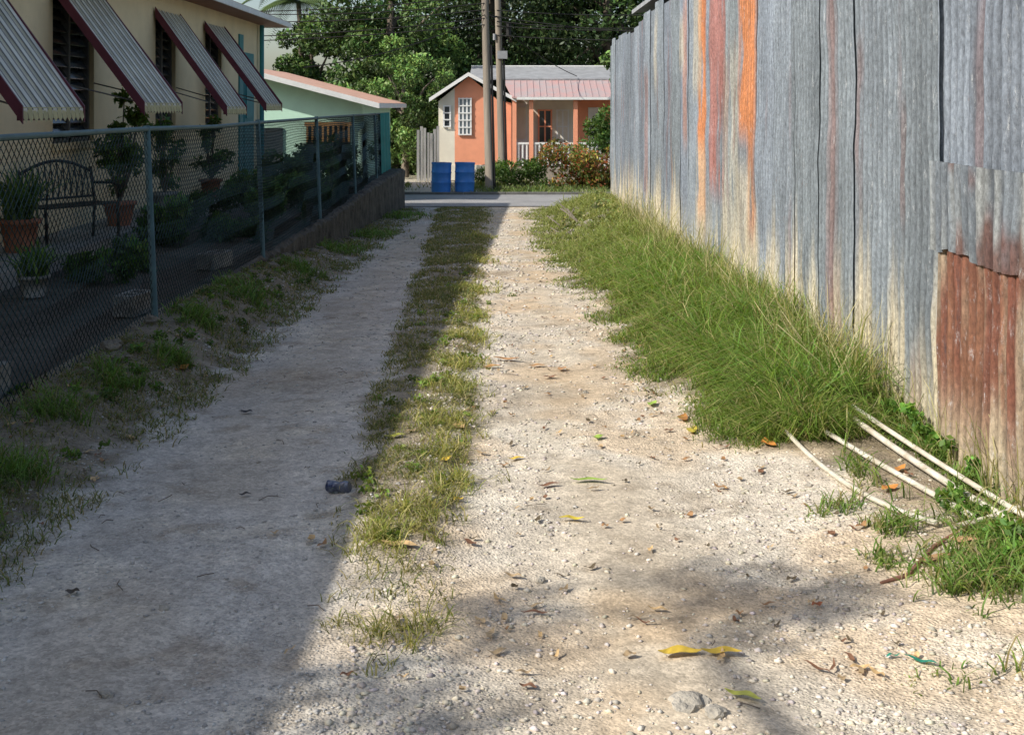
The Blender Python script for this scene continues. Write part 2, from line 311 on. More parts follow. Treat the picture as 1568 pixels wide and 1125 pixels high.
# ---------------------------------------------------------------- leaves / foliage
def leafverts(P,size,asp=.45,droop=.3):
    n=len(P); d=R.normal(0,1,(n,3)); d[:,2]-=droop; d/=np.linalg.norm(d,axis=1)[:,None]
    u=R.normal(0,1,(n,3)); s=np.cross(d,u); s/=np.linalg.norm(s,axis=1)[:,None]
    L=(size*R.uniform(.6,1.4,n))[:,None]
    A=P-d*L*.5; B=P+s*L*asp*.5+d*L*.05; Cc=P+d*L*.5; D=P-s*L*asp*.5+d*L*.05
    V=np.stack([A,B,Cc,D],1).reshape(-1,3); F=np.arange(n*4).reshape(-1,4); return V,F
def foliage(name,clumps,n,size,colr,asp=.45,parent=None,shell=.5,dark=.45,flat=1,m=None,xmax=None):
    cl=np.array(clumps,float); w=cl[:,3]**2; i=R.choice(len(cl),n,p=w/w.sum())
    d=R.normal(0,1,(n,3)); d/=np.linalg.norm(d,axis=1)[:,None]
    rr=(shell+(1-shell)*R.random(n))**.6*R.uniform(.85,1.12,n)
    P=cl[i,:3]+d*(cl[i,3]*rr)[:,None]*np.array([1,1,flat])
    V,F=leafverts(P,size,asp)
    if xmax: V[:,0]=np.minimum(V[:,0],xmax)
    cv=R.uniform(.6,1.45,(len(cl),1))[i]
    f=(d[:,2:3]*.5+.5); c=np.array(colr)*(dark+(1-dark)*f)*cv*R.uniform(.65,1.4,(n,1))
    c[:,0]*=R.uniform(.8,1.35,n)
    return fast(name,V,[F],np.repeat(c,4,axis=0),m or M_veg,parent)
M_bark=mat('bark',(.16,.13,.10),.95,.45,6,.8,20,stretch=(1,1,.2))
def tree(name,x,y,z0,hh,rad,nclump,n,size,colr,trunk=.2,low=.35,flat=.85,core=True):
    e=empty(name); b=MB()
    cz=z0+hh*(low+1)/2
    b.tube([(x,y,z0-.2),(x+.1,y,z0+hh*.25),(x-.05,y+.1,z0+hh*.5),(x,y,z0+hh*.8)],[trunk*1.3,trunk,trunk*.75,trunk*.3],M_bark,8)
    cl=[]
    for i in range(nclump):
        a=random.uniform(0,6.28); ph=random.uniform(-1,1); q=random.uniform(.35,1)
        rx=math.sqrt(1-ph*ph)*rad*q; p=(x+math.cos(a)*rx,y+math.sin(a)*rx,cz+ph*q*hh*(1-low)/2)
        cl.append((*p,rad*random.uniform(.17,.33)))
        if i<9: b.tube([(x,y,z0+hh*.35+.03*i*hh),((x+p[0])/2,(y+p[1])/2,(z0+hh*.5+p[2])/2),p],[trunk*.5,trunk*.3,trunk*.1],M_bark,6)
    b.obj('trunk',e,True)
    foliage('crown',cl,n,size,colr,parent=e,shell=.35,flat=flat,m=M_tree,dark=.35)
    return e
dg=(.06,.115,.028); mg=(.085,.165,.036); bg=(.12,.22,.048)
tree('mango_tree',-4.5,46,-.9,9.5,3.2,66,32000,.19,mg,.25,.10)
tree('mango_tree',-.6,49,-.9,11,4.2,84,38000,.20,dg,.3,.10)
tree('mango_tree',4.2,48,-.9,11,4.2,76,32000,.20,dg,.3,.1)
tree('mango_tree',9.5,47,-.9,10,4.0,40,10000,.28,mg,.3,.1)
tree('broadleaf_tree',-8.6,52,-.9,6.6,2.1,28,8500,.2,mg,.2,.2)
tree('broadleaf_tree',-14.5,50,-.9,8.5,3.4,30,7000,.3,mg,.25,.15)
tree('broadleaf_tree',-3.6,41.5,-.9,5.0,1.8,34,14000,.13,bg,.12,.05)
tree('broadleaf_tree',3.3,25.8,-.4,4.0,1.1,16,3500,.13,bg,.08,.35)
cl=[]
for i in range(260):
    xx=random.uniform(-48,42); cl.append((xx,random.uniform(56,64),random.uniform(-.5,2.8 if -18<xx<-5.0 else 8.5),random.uniform(1.0,1.8)))
foliage('distant_trees',cl,52000,.38,dg,shell=.4,m=M_tree)
cl=[(random.uniform(-6.5,-1.9),random.uniform(42.5,44),random.uniform(-.6,2.0),random.uniform(.5,.9)) for i in range(34)]
foliage('hedge',cl,12000,.17,mg,shell=.4,m=M_tree)
e=empty('palm_tree'); b=MB(); px,py=-9.3,52
b.tube([(px,py,-1),(px+.2,py,2),(px+.25,py,4.5),(px+.1,py,6.3)],[.2,.15,.12,.1],M_bark,8); b.obj('trunk',e,True)
Pp=[]
for i in range(17):
    a=i/17*6.28+random.uniform(-.2,.2); up=random.uniform(.1,1.0); Ln=2.7
    for j in range(34):
        t=j/33; r_=Ln*t; zz=6.3+up*r_*.8-.42*r_*r_*.8
        c=np.array([px+.1+math.cos(a)*r_,py+math.sin(a)*r_,zz]); s=np.array([-math.sin(a),math.cos(a),0]); fw=np.array([math.cos(a),math.sin(a),0])
        for sg in (-1,1):
            l=.62*math.sin(math.pi*(t*.85+.12)); tip=c+sg*s*l*.8+fw*l*.4+np.array([0,0,-l*.45]); Pp.append([c-fw*.03,c+fw*.05,tip,tip-fw*.02])
V=np.array(Pp).reshape(-1,3); fast('fronds',V,[np.arange(len(V)).reshape(-1,4)],np.ones((len(V),3))*np.array([.10,.15,.045]),M_tree,e)
e=empty('mango_tree'); b=MB(); b.tube([(-4.2,-1.6,-.1),(-4.15,-1.5,1.5),(-4.5,-1.4,3),(-5.0,-1.0,4.6),(-5.8,-.2,5.6),(-6.5,.5,6.0)],[.2,.17,.14,.10,.05,.02],M_bark,10)
b.tube([(-4.4,-1.5,2.6),(-4.3,-2.6,4.6)],[.09,.03],M_bark,8); b.obj('trunk',e,True)
cl=[(-7.1,.45,6.0,.30),(-6.35,.75,6.05,.34),(-6.1,.55,6.0,.3),(-7.45,.1,5.9,.3),(-5.8,.7,5.9,.2),(-7.3,-.2,6,.25)]+[(-4.6+random.gauss(0,.7),-3.3+random.gauss(0,.5),5.2+random.gauss(0,.6),.55) for i in range(14)]
foliage('crown',cl,5200,.15,mg,asp=.28,parent=e,shell=.1,m=M_tree)
# ---------------------------------------------------------------- corrugated fence (right)
def corrmat():
    m=bpy.data.materials.new('galvanised_sheet'); m.use_nodes=True; nt=m.node_tree; N=nt.nodes; L=nt.links
    b=N['Principled BSDF']; b.inputs['Roughness'].default_value=.6; b.inputs['Metallic'].default_value=.1; b.inputs['Specular IOR Level'].default_value=.3
    tc=N.new('ShaderNodeTexCoord'); a=N.new('ShaderNodeAttribute'); a.attribute_name='Col'
    def noise(s,st,d=8,r=.7):
        mp=N.new('ShaderNodeMapping'); mp.inputs['Scale'].default_value=st; L.new(tc.outputs['Object'],mp.inputs['Vector'])
        n=N.new('ShaderNodeTexNoise'); n.inputs['Scale'].default_value=s; n.inputs['Detail'].default_value=d; n.inputs['Roughness'].default_value=r
        L.new(mp.outputs[0],n.inputs['Vector']); return n.outputs['Fac']
    def ramp(x,stops):
        r=N.new('ShaderNodeValToRGB'); cr=r.color_ramp
        while len(cr.elements)<len(stops): cr.elements.new(.5)
        for e_,(p,v) in zip(cr.elements,stops): e_.position=p; e_.color=(v,v,v,1)
        L.new(x,r.inputs[0]); return r.outputs[0]
    def op(t,x,y_,f=1):
        q=N.new('ShaderNodeMixRGB'); q.blend_type=t
        if isinstance(f,float) or isinstance(f,int): q.inputs[0].default_value=f
        else: L.new(f,q.inputs[0])
        L.new(x,q.inputs[1])
        if isinstance(y_,tuple): q.inputs[2].default_value=y_
        else: L.new(y_,q.inputs[2])
        return q.outputs[0]
    c=a.outputs['Color']
    c=op('MULTIPLY',c,ramp(noise(4,(1,1,.25)),[(.3,.6),(.5,.95),(.7,1.25)]))
    c=op('MULTIPLY',c,ramp(noise(60,(1,1,.5),6,.8),[(.33,.5),(.67,1.4)]))
    c=op('MIX',c,(.62,.64,.64,1),ramp(noise(20,(1,1,.3),12,.9),[(.56,0),(.64,.75)]))
    c=op('MIX',c,(.06,.065,.075,1),ramp(noise(13,(1,1.2,.2),12,.9),[(.55,0),(.66,.7)]))
    c=op('MIX',c,(.22,.10,.05,1),ramp(noise(24,(1,1,.3),8,.78),[(.63,0),(.73,.65)]))
    L.new(c,b.inputs['Base Color'])
    bp=N.new('ShaderNodeBump'); bp.inputs['Strength'].default_value=.4; bp.inputs['Distance'].default_value=.006
    L.new(noise(14,(1,1,.6)),bp.inputs['Height']); L.new(bp.outputs[0],b.inputs['Normal'])
    return m
M_corr=corrmat()
zinc=np.array([.225,.258,.29]); cream=np.array([.64,.56,.40]); orange=np.array([.52,.21,.09]); red=np.array([.38,.16,.13]); rustc=np.array([.15,.06,.04])
PIT=.085
def sheet(y0,y1,z0,z1,x0,tiltx,tilty,kind=0,rag=.03):
    cols=max(8,int((y1-y0)/.0082)); rows=max(8,int((z1-z0)/.055))
    yy=np.linspace(y0,y1,cols); zz=np.linspace(0,1,rows)
    Yg,T=np.meshgrid(yy,zz); bot=z0+rag*(vn(yy*9,yy*0+z0*7,1)-.5)*2; topv=z1+rag*.4*(vn(yy*3,yy*0+3,1)-.5)
    Zg=bot[None]+(topv-bot)[None]*T
    dent=(fbm(Yg,Zg,1.7)-.5)*.045
    ph=random.uniform(0,6.28); wv=np.sin(2*np.pi*Yg/PIT+ph)
    Xg=x0+.0095*wv+tiltx*(Zg-z0)+dent
    Yg2=Yg+tilty*(Zg-z0)
    br=random.uniform(.76,1.22); C=np.ones(Yg.shape+(3,))*zinc*br*np.array([1,1,random.uniform(.93,1.04)])
    nz=fbm(Yg*6,Zg*.5,1.3); h=(Zg+.0085*Yg)
    edge=fbm(Yg*7,Yg*0+3,1)
    lowm=ss(.75,.0,(h-.1)-(edge-.5)*1.3)*.9*(.4+.6*ss(.35,.55,fbm(Yg*1.2,Zg*.3,1)))
    C=mix(C,cream,np.clip(lowm,0,1))
    C=mix(C,np.array([.36,.29,.18])*np.ones_like(C),ss(.25,0,h)*.5)
    if kind==0:
        for (ya,yb,za,zb,cc,st) in [(12.7,13.2,.4,3.0,orange,1.0),(11.6,12.4,.8,3.0,red,.85),(10.2,10.85,1.4,2.75,orange,1.1),(10.2,10.5,.5,2.2,orange,.8),(14.2,14.6,2.1,2.7,cream,.5),(13.0,13.6,1.8,3,cream*.8,.5),(10.9,11.6,0.2,2.2,cream*.9,.35),(16.7,17.2,1.9,2.9,cream,.4),(12.7,13.3,.1,1.2,cream,.5),(10.3,11.0,.1,1.1,cream,.5),(7.7,7.85,.2,2.6,rustc*1.5,.5),(17.9,18.3,.3,2.2,rustc*1.7,.5),(14.0,14.3,1.2,3,orange*.8,.5)]:
            mk=ss(ya-.07,ya+.05,Yg)*(1-ss(yb-.05,yb+.07,Yg))*ss(za-.2,za+.2,Zg)*(1-ss(zb-.2,zb+.2,Zg))
            mk=mk*ss(.25,.45,fbm(Yg*3.5,Zg*.6+ya,1.3)+.06)*st; C=mix(C,cc*np.ones_like(C),np.clip(mk,0,1))
        rr=ss(.66,.8,fbm(Yg*5+7,Zg*.5,1.2))*.35; C=mix(C,rustc*1.6*np.ones_like(C),rr)
    if kind==1:
        C=np.ones_like(C)*rustc*1.4; C=mix(C,np.array([.24,.115,.07])*np.ones_like(C),ss(.4,.65,nz)); C=mix(C,cream*.75,ss(.56,.74,fbm(Yg*8+1,Zg*.7,1.1))*.6); C=mix(C,cream*.8,ss(.5,.02,h)*.75)
    if kind==2:
        C=mix(C,np.array([.42,.43,.40])*np.ones_like(C),ss(.4,.6,nz)*.5); C=mix(C,rustc*np.ones_like(C),ss(.55,.7,fbm(Yg*4+3,Zg*2,1.5))*.8)
    C=C*(.70+.35*ss(.8,-.8,wv))[...,None]  # valleys painted darker, as grime and as shade that makes the ribs read
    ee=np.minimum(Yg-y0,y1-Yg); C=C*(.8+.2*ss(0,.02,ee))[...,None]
    return np.stack([Xg,Yg2,Zg],-1).reshape(-1,3),(rows,cols),C.reshape(-1,3)
Vs=[];Fs=[];Cs=[];off=0
def addsheet(*a,**k):
    global off
    V,(r_,c_),C=sheet(*a,**k); i=np.arange(r_*c_).reshape(r_,c_)+off
    Fs.append(np.stack([i[:-1,:-1],i[:-1,1:],i[1:,1:],i[1:,:-1]],-1).reshape(-1,4)); Vs.append(V); Cs.append(C); off+=len(V)
y=2.6; i=0
while y<24.1:
    w=random.uniform(.62,.86); y1=min(y+w,24.25)
    zt=2.95+random.uniform(-.06,.08)+(.12 if y<18 else -.02)
    addsheet(y-.03,y1+.03,-.0085*y-.04+random.uniform(-.03,.05),zt,2.15+(i%2)*.006+random.uniform(-.002,.002),random.uniform(-.001,.006),random.uniform(-.012,-.007))
    y=y1; i+=1
addsheet(4.3,5.75,-.06,1.0,2.105,.004,-.01,kind=1)
addsheet(4.2,5.80,.96,1.38,2.085,.004,-.01,kind=2,rag=.02)
addsheet(3.9,5.35,1.33,3.0,2.118,.004,-.01,kind=0,rag=.02)
cf=empty('corrugated_metal_fence')
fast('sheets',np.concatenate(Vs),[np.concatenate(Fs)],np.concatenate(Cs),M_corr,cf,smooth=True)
M_wood=mat('weathered_wood',(.22,.18,.14),.9,.5,5,.7,30,stretch=(1,1,.15))
b=MB()
for yy_ in np.arange(3,24.3,2.4): b.box(2.24,2.34,yy_,yy_+.1,-.5,2.8,M_wood)
for zz_ in (.5,1.6,2.6): b.box(2.2,2.24,2.6,24.2,zz_,zz_+.08,M_wood)
b.obj('frame',cf)
M_roofgrey=mat('roof_grey',(.36,.37,.38),.6,.3,3,.2,30); M_darkw=mat('dark_wall',(.12,.11,.10),.9)
e=empty('shed'); b=MB(); b.box(2.7,7,16.2,21.3,-.3,3.25,M_darkw); b.obj('walls',e)
b=MB(); b.slab([(2.33,15.8,3.42),(7.5,15.8,4.2),(7.5,21.8,4.2),(2.33,21.8,3.42)],.07,M_roofgrey); b.obj('roof',e)
# ---------------------------------------------------------------- retaining wall + chain link fence
M_rw=mat('old_blockwork',(.12,.11,.09),.95,.6,5,1,25,col2=(.04,.038,.034))
bm=bmesh.new()
ys_=np.arange(3.0,27.45,.12); ring=[]
for yv in ys_:
    xf=float(np.interp(yv,[3,14,22,27.4],[-2.66,-2.64,-2.55,-2.36])); top=float(np.interp(yv,[3,19,22,27.4],[-.015,.01,.1,.2]))+random.uniform(-.025,.025); gl=-.026*yv-.15
    row=[]
    for (px_,pz) in [(-2.85,gl),(-2.85,top),(xf-.04,top),(xf,top-.04),(xf,(top+gl)*.5),(xf+.03,gl)]:
        row.append(bm.verts.new((px_+random.uniform(-.02,.02),yv,pz+random.uniform(-.015,.015))))
    ring.append(row)
for a,c in zip(ring[:-1],ring[1:]):
    for k in range(5): bm.faces.new((a[k],a[k+1],c[k+1],c[k]))
bm.faces.new(ring[-1]); bm.faces.new(ring[0])
me=bpy.data.meshes.new('retaining_wall'); bm.to_mesh(me); bm.free(); me.materials.append(M_rw); link(bpy.data.objects.new('retaining_wall',me))
for i in range(54):
    yv=random.uniform(6,22); rock('rubble_stone',-2.57+random.gauss(0,.05),yv,random.uniform(.025,.065),m=M_rockd)
M_teal=mat('green_pipe',(.085,.15,.15),.55,.3,8); M_wire=mat('green_wire',(.025,.055,.058),.55,.2,8); M_net=mat('teal_netting',(.02,.22,.20),.7,.3,6)
cl_=empty('chain_link_fence'); FX=-2.7; zb,zt=.0,1.47; y0,y1=4.0,27.3
b=MB()
for yv in (5.0,9.0,13.0,17.0,21.0,24.5,27.3): b.tube([(FX+.01,yv+.02,-.1),(FX-.04,yv-.04,1.50)],.026,M_teal,8)
b.tube([(FX-.04,4,1.48),(FX-.035,9,1.475),(FX-.04,11,1.455),(FX-.04,13,1.465),(FX-.04,20,1.48),(FX-.04,27.3,1.48)],.019,M_teal,8)
b.obj('posts_and_rail',cl_,True)
sp=.066; H=zt-zb; P0=[];P1=[]
for k in np.arange(y0-H,y1,sp):
    for sgn in (1,-1):
        ya=k
        ta=max(0,(y0-ya)/H); tb=min(1,(y1-ya)/H)
        if tb<=ta: continue
        nseg=6
        def pt(t):
            yy_=ya+H*t; zz_=(zb+H*t) if sgn==1 else (zt-H*t)
            return (FX+.002*sgn+.03*math.sin(yy_*2.1)*math.sin(3.14*(zz_-zb)/H)-.03*(zz_-zb)/H,yy_+.015*math.sin(zz_*5+yy_),zz_+.02*math.sin(yy_*1.7)*(zz_<1.4))
        for q in range(nseg):
            P0.append(pt(ta+(tb-ta)*q/nseg));P1.append(pt(ta+(tb-ta)*(q+1)/nseg))
P0=np.array(P0);P1=np.array(P1); r=.0031; n=len(P0); tri=[(r,0,0),(-r*.5,r*.6,r*.6),(-r*.5,-r*.6,-r*.6)]
V=np.concatenate([P0[:,None]+np.array(tri)[None],P1[:,None]+np.array(tri)[None]],1).reshape(-1,3); i=(np.arange(n)*6)[:,None]
fast('mesh_wire',V,[np.concatenate([i+np.array([[0,1,4,3]]),i+np.array([[1,2,5,4]]),i+np.array([[2,0,3,5]])])],None,M_wire,cl_)
b=MB()
for q in range(14):
    ya=25.2+q*.15; xo=.02*math.sin(q*1.7); xo2=.02*math.sin((q+1)*1.7)
    b.poly([(FX+.03+xo,ya,.2),(FX+.03+xo2,ya+.15,.2),(FX+.0+xo2,ya+.15,1.5),(FX+.0+xo,ya,1.5)],M_net)
b.obj('netting',cl_)
# ---------------------------------------------------------------- left house
M_cream=mat('yellow_render',(.80,.66,.42),.9,.14,1.5,.3,60); M_glass=mat('dark_glass',(.05,.06,.07),.15,.3,3,spec=.6)
M_frame=mat('window_frame',(.16,.155,.15),.5); M_awn=mat('awning_cream',(.74,.71,.60),.5,.3,4,stretch=(1,1,.3)); M_awnd=mat('awning_stripe',(.16,.15,.13),.5,.3,4)
M_maroon=mat('maroon_trim',(.13,.03,.045),.5,.3,6); M_val=mat('valance_yellow',(.55,.49,.25),.5,.3,6); M_white=mat('white_paint',(.8,.8,.77),.6,.12,4); M_soff=mat('brown_soffit',(.26,.13,.09),.7,.3,5)
M_tealdoor=mat('teal_paint',(.04,.24,.26),.5,.2,5); M_roofbr=mat('roof_sheet',(.28,.17,.13),.6,.3,3)
lh=empty('yellow_house'); WX=-5.4
b=MB()
wins=[(6.7,8.2),(10.4,11.9),(13.9,15.5),(18.0,19.3),(21.0,22.4)]
yprev=-3.0; wz0,wz1=1.2,3.05
for (a,c) in wins:
    a2,c2=a+.1,c-.1
    b.box(WX-.2,WX,yprev,a2,-.1,3.5,M_cream); b.box(WX-.2,WX,a2,c2,-.1,wz0,M_cream); b.box(WX-.2,WX,a2,c2,wz1,3.5,M_cream); yprev=c2
b.box(WX-.2,WX,yprev,25.9,-.1,3.5,M_cream); b.box(-13,WX-.2,25.7,25.9,-.1,3.5,M_cream); b.box(-13,WX-.2,-3,-2.8,-.1,3.5,M_cream)
b.obj('walls',lh)
b=MB()
for (a,c) in wins:
    a+=.1;c-=.1; mid=(a+c)/2
    b.box(WX-.19,WX-.17,a,c,wz0,wz1,M_glass)
    for (p,q) in ((a,a+.05),(mid-.03,mid+.03),(c-.05,c)): b.box(WX-.16,WX-.06,p,q,wz0,wz1,M_frame)
    b.box(WX-.16,WX-.06,a+.05,c-.05,wz0,wz0+.05,M_frame); b.box(WX-.1,WX+.05,a-.06,c+.06,wz0-.08,wz0-.003,M_cream)
    for k in range(13):
        z=wz0+.1+k*.14
        for (p,q) in ((a+.055,mid-.035),(mid+.035,c-.055)): b.slab([(WX-.07,p,z),(WX-.07,q,z),(WX-.13,q,z+.1),(WX-.13,p,z+.1)],.008,M_glass)
b.obj('windows',lh)
b=MB(); b.box(WX,WX+.035,24.1,25.0,.1,2.75,M_tealdoor); b.box(WX+.036,WX+.06,24.2,24.9,1.4,2.6,M_tealdoor); b.tube([(WX+.09,25.55,-.1),(WX+.09,25.55,3.4)],.05,M_tealdoor,8)
b.box(WX+.001,WX+.03,23.7,24.05,.14,3.1,M_tealdoor); b.obj('door',lh)
b=MB()
ex=-4.85
b.slab([(ex,-3.6,3.52),(ex,26.4,3.52),(-9.2,24,4.95),(-9.2,-1,4.95)],.05,M_roofbr)
b.slab([(-9.2,24,4.95),(ex,26.4,3.52),(-13.6,26.4,3.52),(-9.2,24,4.95)],.05,M_roofbr)
b.slab([(-9.2,-1,4.95),(-9.2,24,4.95),(-13.6,26.4,3.52),(-13.6,-3.6,3.52)],.05,M_roofbr)
b.obj('roof',lh)
b=MB(); b.box(ex,ex+.03,-3.6,26.43,3.40,3.50,M_white); b.box(-13.6,ex-.002,26.4,26.43,3.40,3.50,M_white); b.box(-13,ex-.003,-3.5,26.39,3.42,3.45,M_soff)
b.obj('eaves',lh)
ox=-4.3
for bi,(a,c) in enumerate([(6.5,8.4),(10.4,11.9),(13.9,15.5),(18.0,19.35),(20.95,22.4)]):
    b=MB(); zt_,zb_=3.12,1.66-.05*(bi%2); xt=WX+.03
    nr=int((c-a)/.115); w=(c-a)/nr; nrm=Vector((zt_-zb_,0,ox-xt)).normalized(); nrm=Vector((abs(nrm.x),0,abs(nrm.z)))
    for k in range(nr):
        m=M_awn; d=0 if k%2 else .022
        p0,p1=a+k*w,a+(k+1)*w
        b.slab([(xt+nrm.x*d,p0,zt_+nrm.z*d),(xt+nrm.x*d,p1,zt_+nrm.z*d),(ox+nrm.x*d,p1,zb_+nrm.z*d),(ox+nrm.x*d,p0,zb_+nrm.z*d)],.02+d,m)
        b.slab([(xt+nrm.x*.024,p0+.0,zt_+nrm.z*.024),(xt+nrm.x*.024,p0+.02,zt_+nrm.z*.024),(ox+nrm.x*.024,p0+.02,zb_+nrm.z*.024),(ox+nrm.x*.024,p0,zb_+nrm.z*.024)],.01,M_awnd)
        b.poly([(ox+.012,p0+.004,zb_+.03),(ox+.012,p1-.004,zb_+.03),(ox+.03,p1-.004,zb_-.07),(ox+.03,(p0+p1)/2,zb_-.11),(ox+.03,p0+.004,zb_-.07)],M_val)
    for s_,yv in ((-1,a-.012),(1,c+.012)):
        b.slab([(xt,yv-.012,zt_+.05),(xt,yv+.012,zt_+.05),(ox+.03,yv+.012,zb_+.04),(ox+.03,yv-.012,zb_+.04)],.16,M_maroon)
    b.box(ox-.03,ox+.01,a,c,zb_-.09,zb_-.02,M_maroon)
    for yv in (a+.1,c-.1): b.tube([(WX,yv,1.95),(ox,yv,zb_+.02)],.010,M_frame,6)
    b.obj('awning',lh)
b=MB(); b.box(WX+.002,-4.55,9.5,25.5,-.1,.14,M_conc); b.obj('terrace',lh)
def concrete_block(x,y,w=.4,h=.19,d=.2,rz=0):
    b=MB(); t=.035; m=M_blk
    b.box(-w/2,w/2,-d/2,-d/2+t,0,h,m); b.box(-w/2,w/2,d/2-t,d/2,0,h,m)
    for xx in (-w/2,-t/2,w/2-t): b.box(xx,xx+t,-d/2+t+.001,d/2-t-.001,0,h,m)
    o=b.obj('concrete_block',bevel=.006); o.location=(x,y,-.01); o.rotation_euler=(0,0,rz)
M_blk=mat('pale_concrete',(.32,.31,.28),.9,.6,6,.6,60)
concrete_block(-2.98,9.4,.34,.17,.18,1.4); concrete_block(-3.0,12.1,.40,.16,.2,1.3); concrete_block(-2.95,6.6,.3,.2,.2,1.5)
M_iron=mat('black_iron',(.02,.02,.022),.5,.2,5)
b=MB(); W=1.15
for s_ in (-1,1):
    x_=s_*W/2
    b.tube([(x_,-.25,0),(x_,-.24,.25),(x_,-.22,.42)],.022,M_iron,6); b.tube([(x_,.25,0),(x_,.22,.42),(x_,.30,.85)],.022,M_iron,6)
    b.tube([(x_,-.24,.42),(x_,-.26,.64),(x_,-.1,.67),(x_,.26,.66)],.02,M_iron,6)
for k in range(6): b.box(-W/2,W/2,-.25+k*.085,-.19+k*.085,.42,.44,M_iron)
arc=[(-W/2+W*t/12,.30,.80+.14*math.sin(math.pi*t/12)) for t in range(13)]; b.tube(arc,.02,M_iron,6); b.tube([(-W/2,.24,.5),(W/2,.24,.5)],.016,M_iron,6)
for t in range(1,12):
    xx=-W/2+W*t/12; b.tube([(xx,.24,.5),(xx+.03,.27,.65),(xx,.29,.80+.13*math.sin(math.pi*t/12))],.010,M_iron,5)
    if t<11: b.tube([(xx,.24,.5),(xx+W/12,.29,.82)],.008,M_iron,5)
o=b.obj('garden_bench'); o.location=(-4.85,13.1,.14); o.rotation_euler=(0,0,math.radians(60)); o.scale=(.85,.85,.95)
M_terra=mat('terracotta',(.34,.14,.08),.8,.3,8)
def pot(x,y,z,r,h,m,leafc,nl,lh_,size,kind='leaf'):
    e=empty('potted_plant'); b=MB(); b.tube([(x,y,z),(x,y,z+h*.85),(x,y,z+h*.86),(x,y,z+h)],[r*.68,r*.95,r*1.08,r*1.1],m,14); b.obj('pot',e,True)
    if kind=='leaf':
        cl=[(x+random.gauss(0,r*.7),y+random.gauss(0,r*.7),z+h+random.uniform(.1,1)*lh_,r*.75) for i in range(16)]
        bb=MB()
        for c in cl: bb.tube([(x,y,z+h-.02),c[:3]],.008,M_bark,5)
        bb.obj('stems',e); foliage('leaves',cl,nl,size,leafc,parent=e,shell=.02)
    else:
        xx=x+R.normal(0,r*.3,nl); yy=y+R.normal(0,r*.3,nl); blades('leaves',xx,yy,R.uniform(.5,1,nl)*lh_,np.ones(nl)*.03,R.uniform(.2,1.1,nl),gcol(nl,leafc,leafc,0),gcol(nl,tuple(c*1.6 for c in leafc),leafc,0),z=np.ones(nl)*(z+h-.05),parent=e)
pot(-5.05,12.2,.14,.2,.34,M_terra,(.08,.14,.04),150,.75,.1,'spike')
pot(-4.9,14.9,.14,.2,.3,M_terra,(.12,.22,.05),1100,1.6,.10)
pot(-4.8,16.5,.14,.18,.3,M_blk,(.09,.17,.045),600,1.1,.10)
pot(-4.1,10.2,0,.13,.18,M_blk,(.09,.17,.045),120,.45,.1,'spike')
pot(-3.05,6.3,0,.12,.16,M_blk,(.09,.17,.045),120,.25,.1,'spike')
pot(-4.9,19.5,.14,.18,.3,M_terra,(.09,.17,.045),600,1.0,.10)
for (sx,sy,sr,sh,nn) in [(-3.6,14.2,.35,.45,2600),(-3.5,16.5,.4,.6,2600),(-3.4,19,.4,.7,2600),(-3.4,21.5,.45,.9,2600),(-3.3,24.5,.4,.9,2200),(-4.0,11.6,.25,.22,900)]:
    cl=[(sx+random.gauss(0,sr),sy+random.gauss(0,sr*1.6),random.uniform(.1,1)*sh,sr*.5) for i in range(14)]
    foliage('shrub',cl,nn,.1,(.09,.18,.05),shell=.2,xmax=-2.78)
def weeds(pts,n,size,colr,name='weed_plant',xm=2.11):
    cl=[(px_,py_,float(gz(px_,py_))+hh_,rr_) for px_,py_,hh_,rr_ in pts]; foliage(name,cl,n,size,colr,asp=.6,shell=.1,flat=.7,xmax=xm)
weeds([(1.95+random.gauss(0,.07),random.uniform(4.2,5.0),random.uniform(.02,.10),random.uniform(.03,.08)) for i in range(22)],1300,.035,(.15,.30,.05))
weeds([(2.06+random.gauss(0,.03),random.uniform(5.0,6.3),random.uniform(.02,.14),random.uniform(.03,.07)) for i in range(18)],800,.035,(.15,.30,.05))
weeds([(1.6+random.gauss(0,.1),random.uniform(6.4,7.2),random.uniform(.02,.08),.05) for i in range(10)],300,.03,(.15,.30,.05))
weeds([(-2.4+random.gauss(0,.15),random.uniform(4.2,14),random.uniform(.0,.04),random.uniform(.03,.08)) for i in range(80)],3600,.028,(.11,.2,.04))
weeds([(-.45+random.gauss(0,.14),random.uniform(4.7,14),random.uniform(.0,.02),random.uniform(.03,.07)) for i in range(70)],3600,.022,(.18,.26,.05))
weeds([(random.uniform(1.0,1.9),random.uniform(18,24),random.uniform(.0,.1),random.uniform(.08,.2)) for i in range(30)],2200,.06,(.22,.26,.09))
# ---------------------------------------------------------------- mint house
M_mint=mat('mint_render',(.58,.85,.68),.85,.10,2); M_coral_roof=mat('coral_roof',(.78,.46,.32),.6,.25,3)
mh=empty('mint_house'); b=MB()
GY=29.5
def zr(x): return 1.78+( -3.35-x)*.26
b.poly([(-10,GY,-.9),(-3.6,GY,-.9),(-3.6,GY,zr(-3.6)-.1),(-6.9,GY,zr(-6.9)-.1),(-10,GY,zr(-6.9)-.9)],M_mint)
b.poly([(-3.6,GY,-.9),(-3.6,GY+7,-.9),(-3.6,GY+7,zr(-3.6)-.1),(-3.6,GY,zr(-3.6)-.1)],M_mint)
b.obj('walls',mh)
b=MB(); x1,x2=-3.15,-6.9
b.slab([(x1,GY-.5,zr(x1)),(x1,GY+7.4,zr(x1)),(x2,GY+7.4,zr(x2)),(x2,GY-.5,zr(x2))],.05,M_coral_roof)
b.slab([(x2,GY-.5,zr(x2)),(x2,GY+7.4,zr(x2)),(-10.6,GY+7.4,zr(x2)-.95),(-10.6,GY-.5,zr(x2)-.95)],.05,M_coral_roof); b.obj('roof',mh)
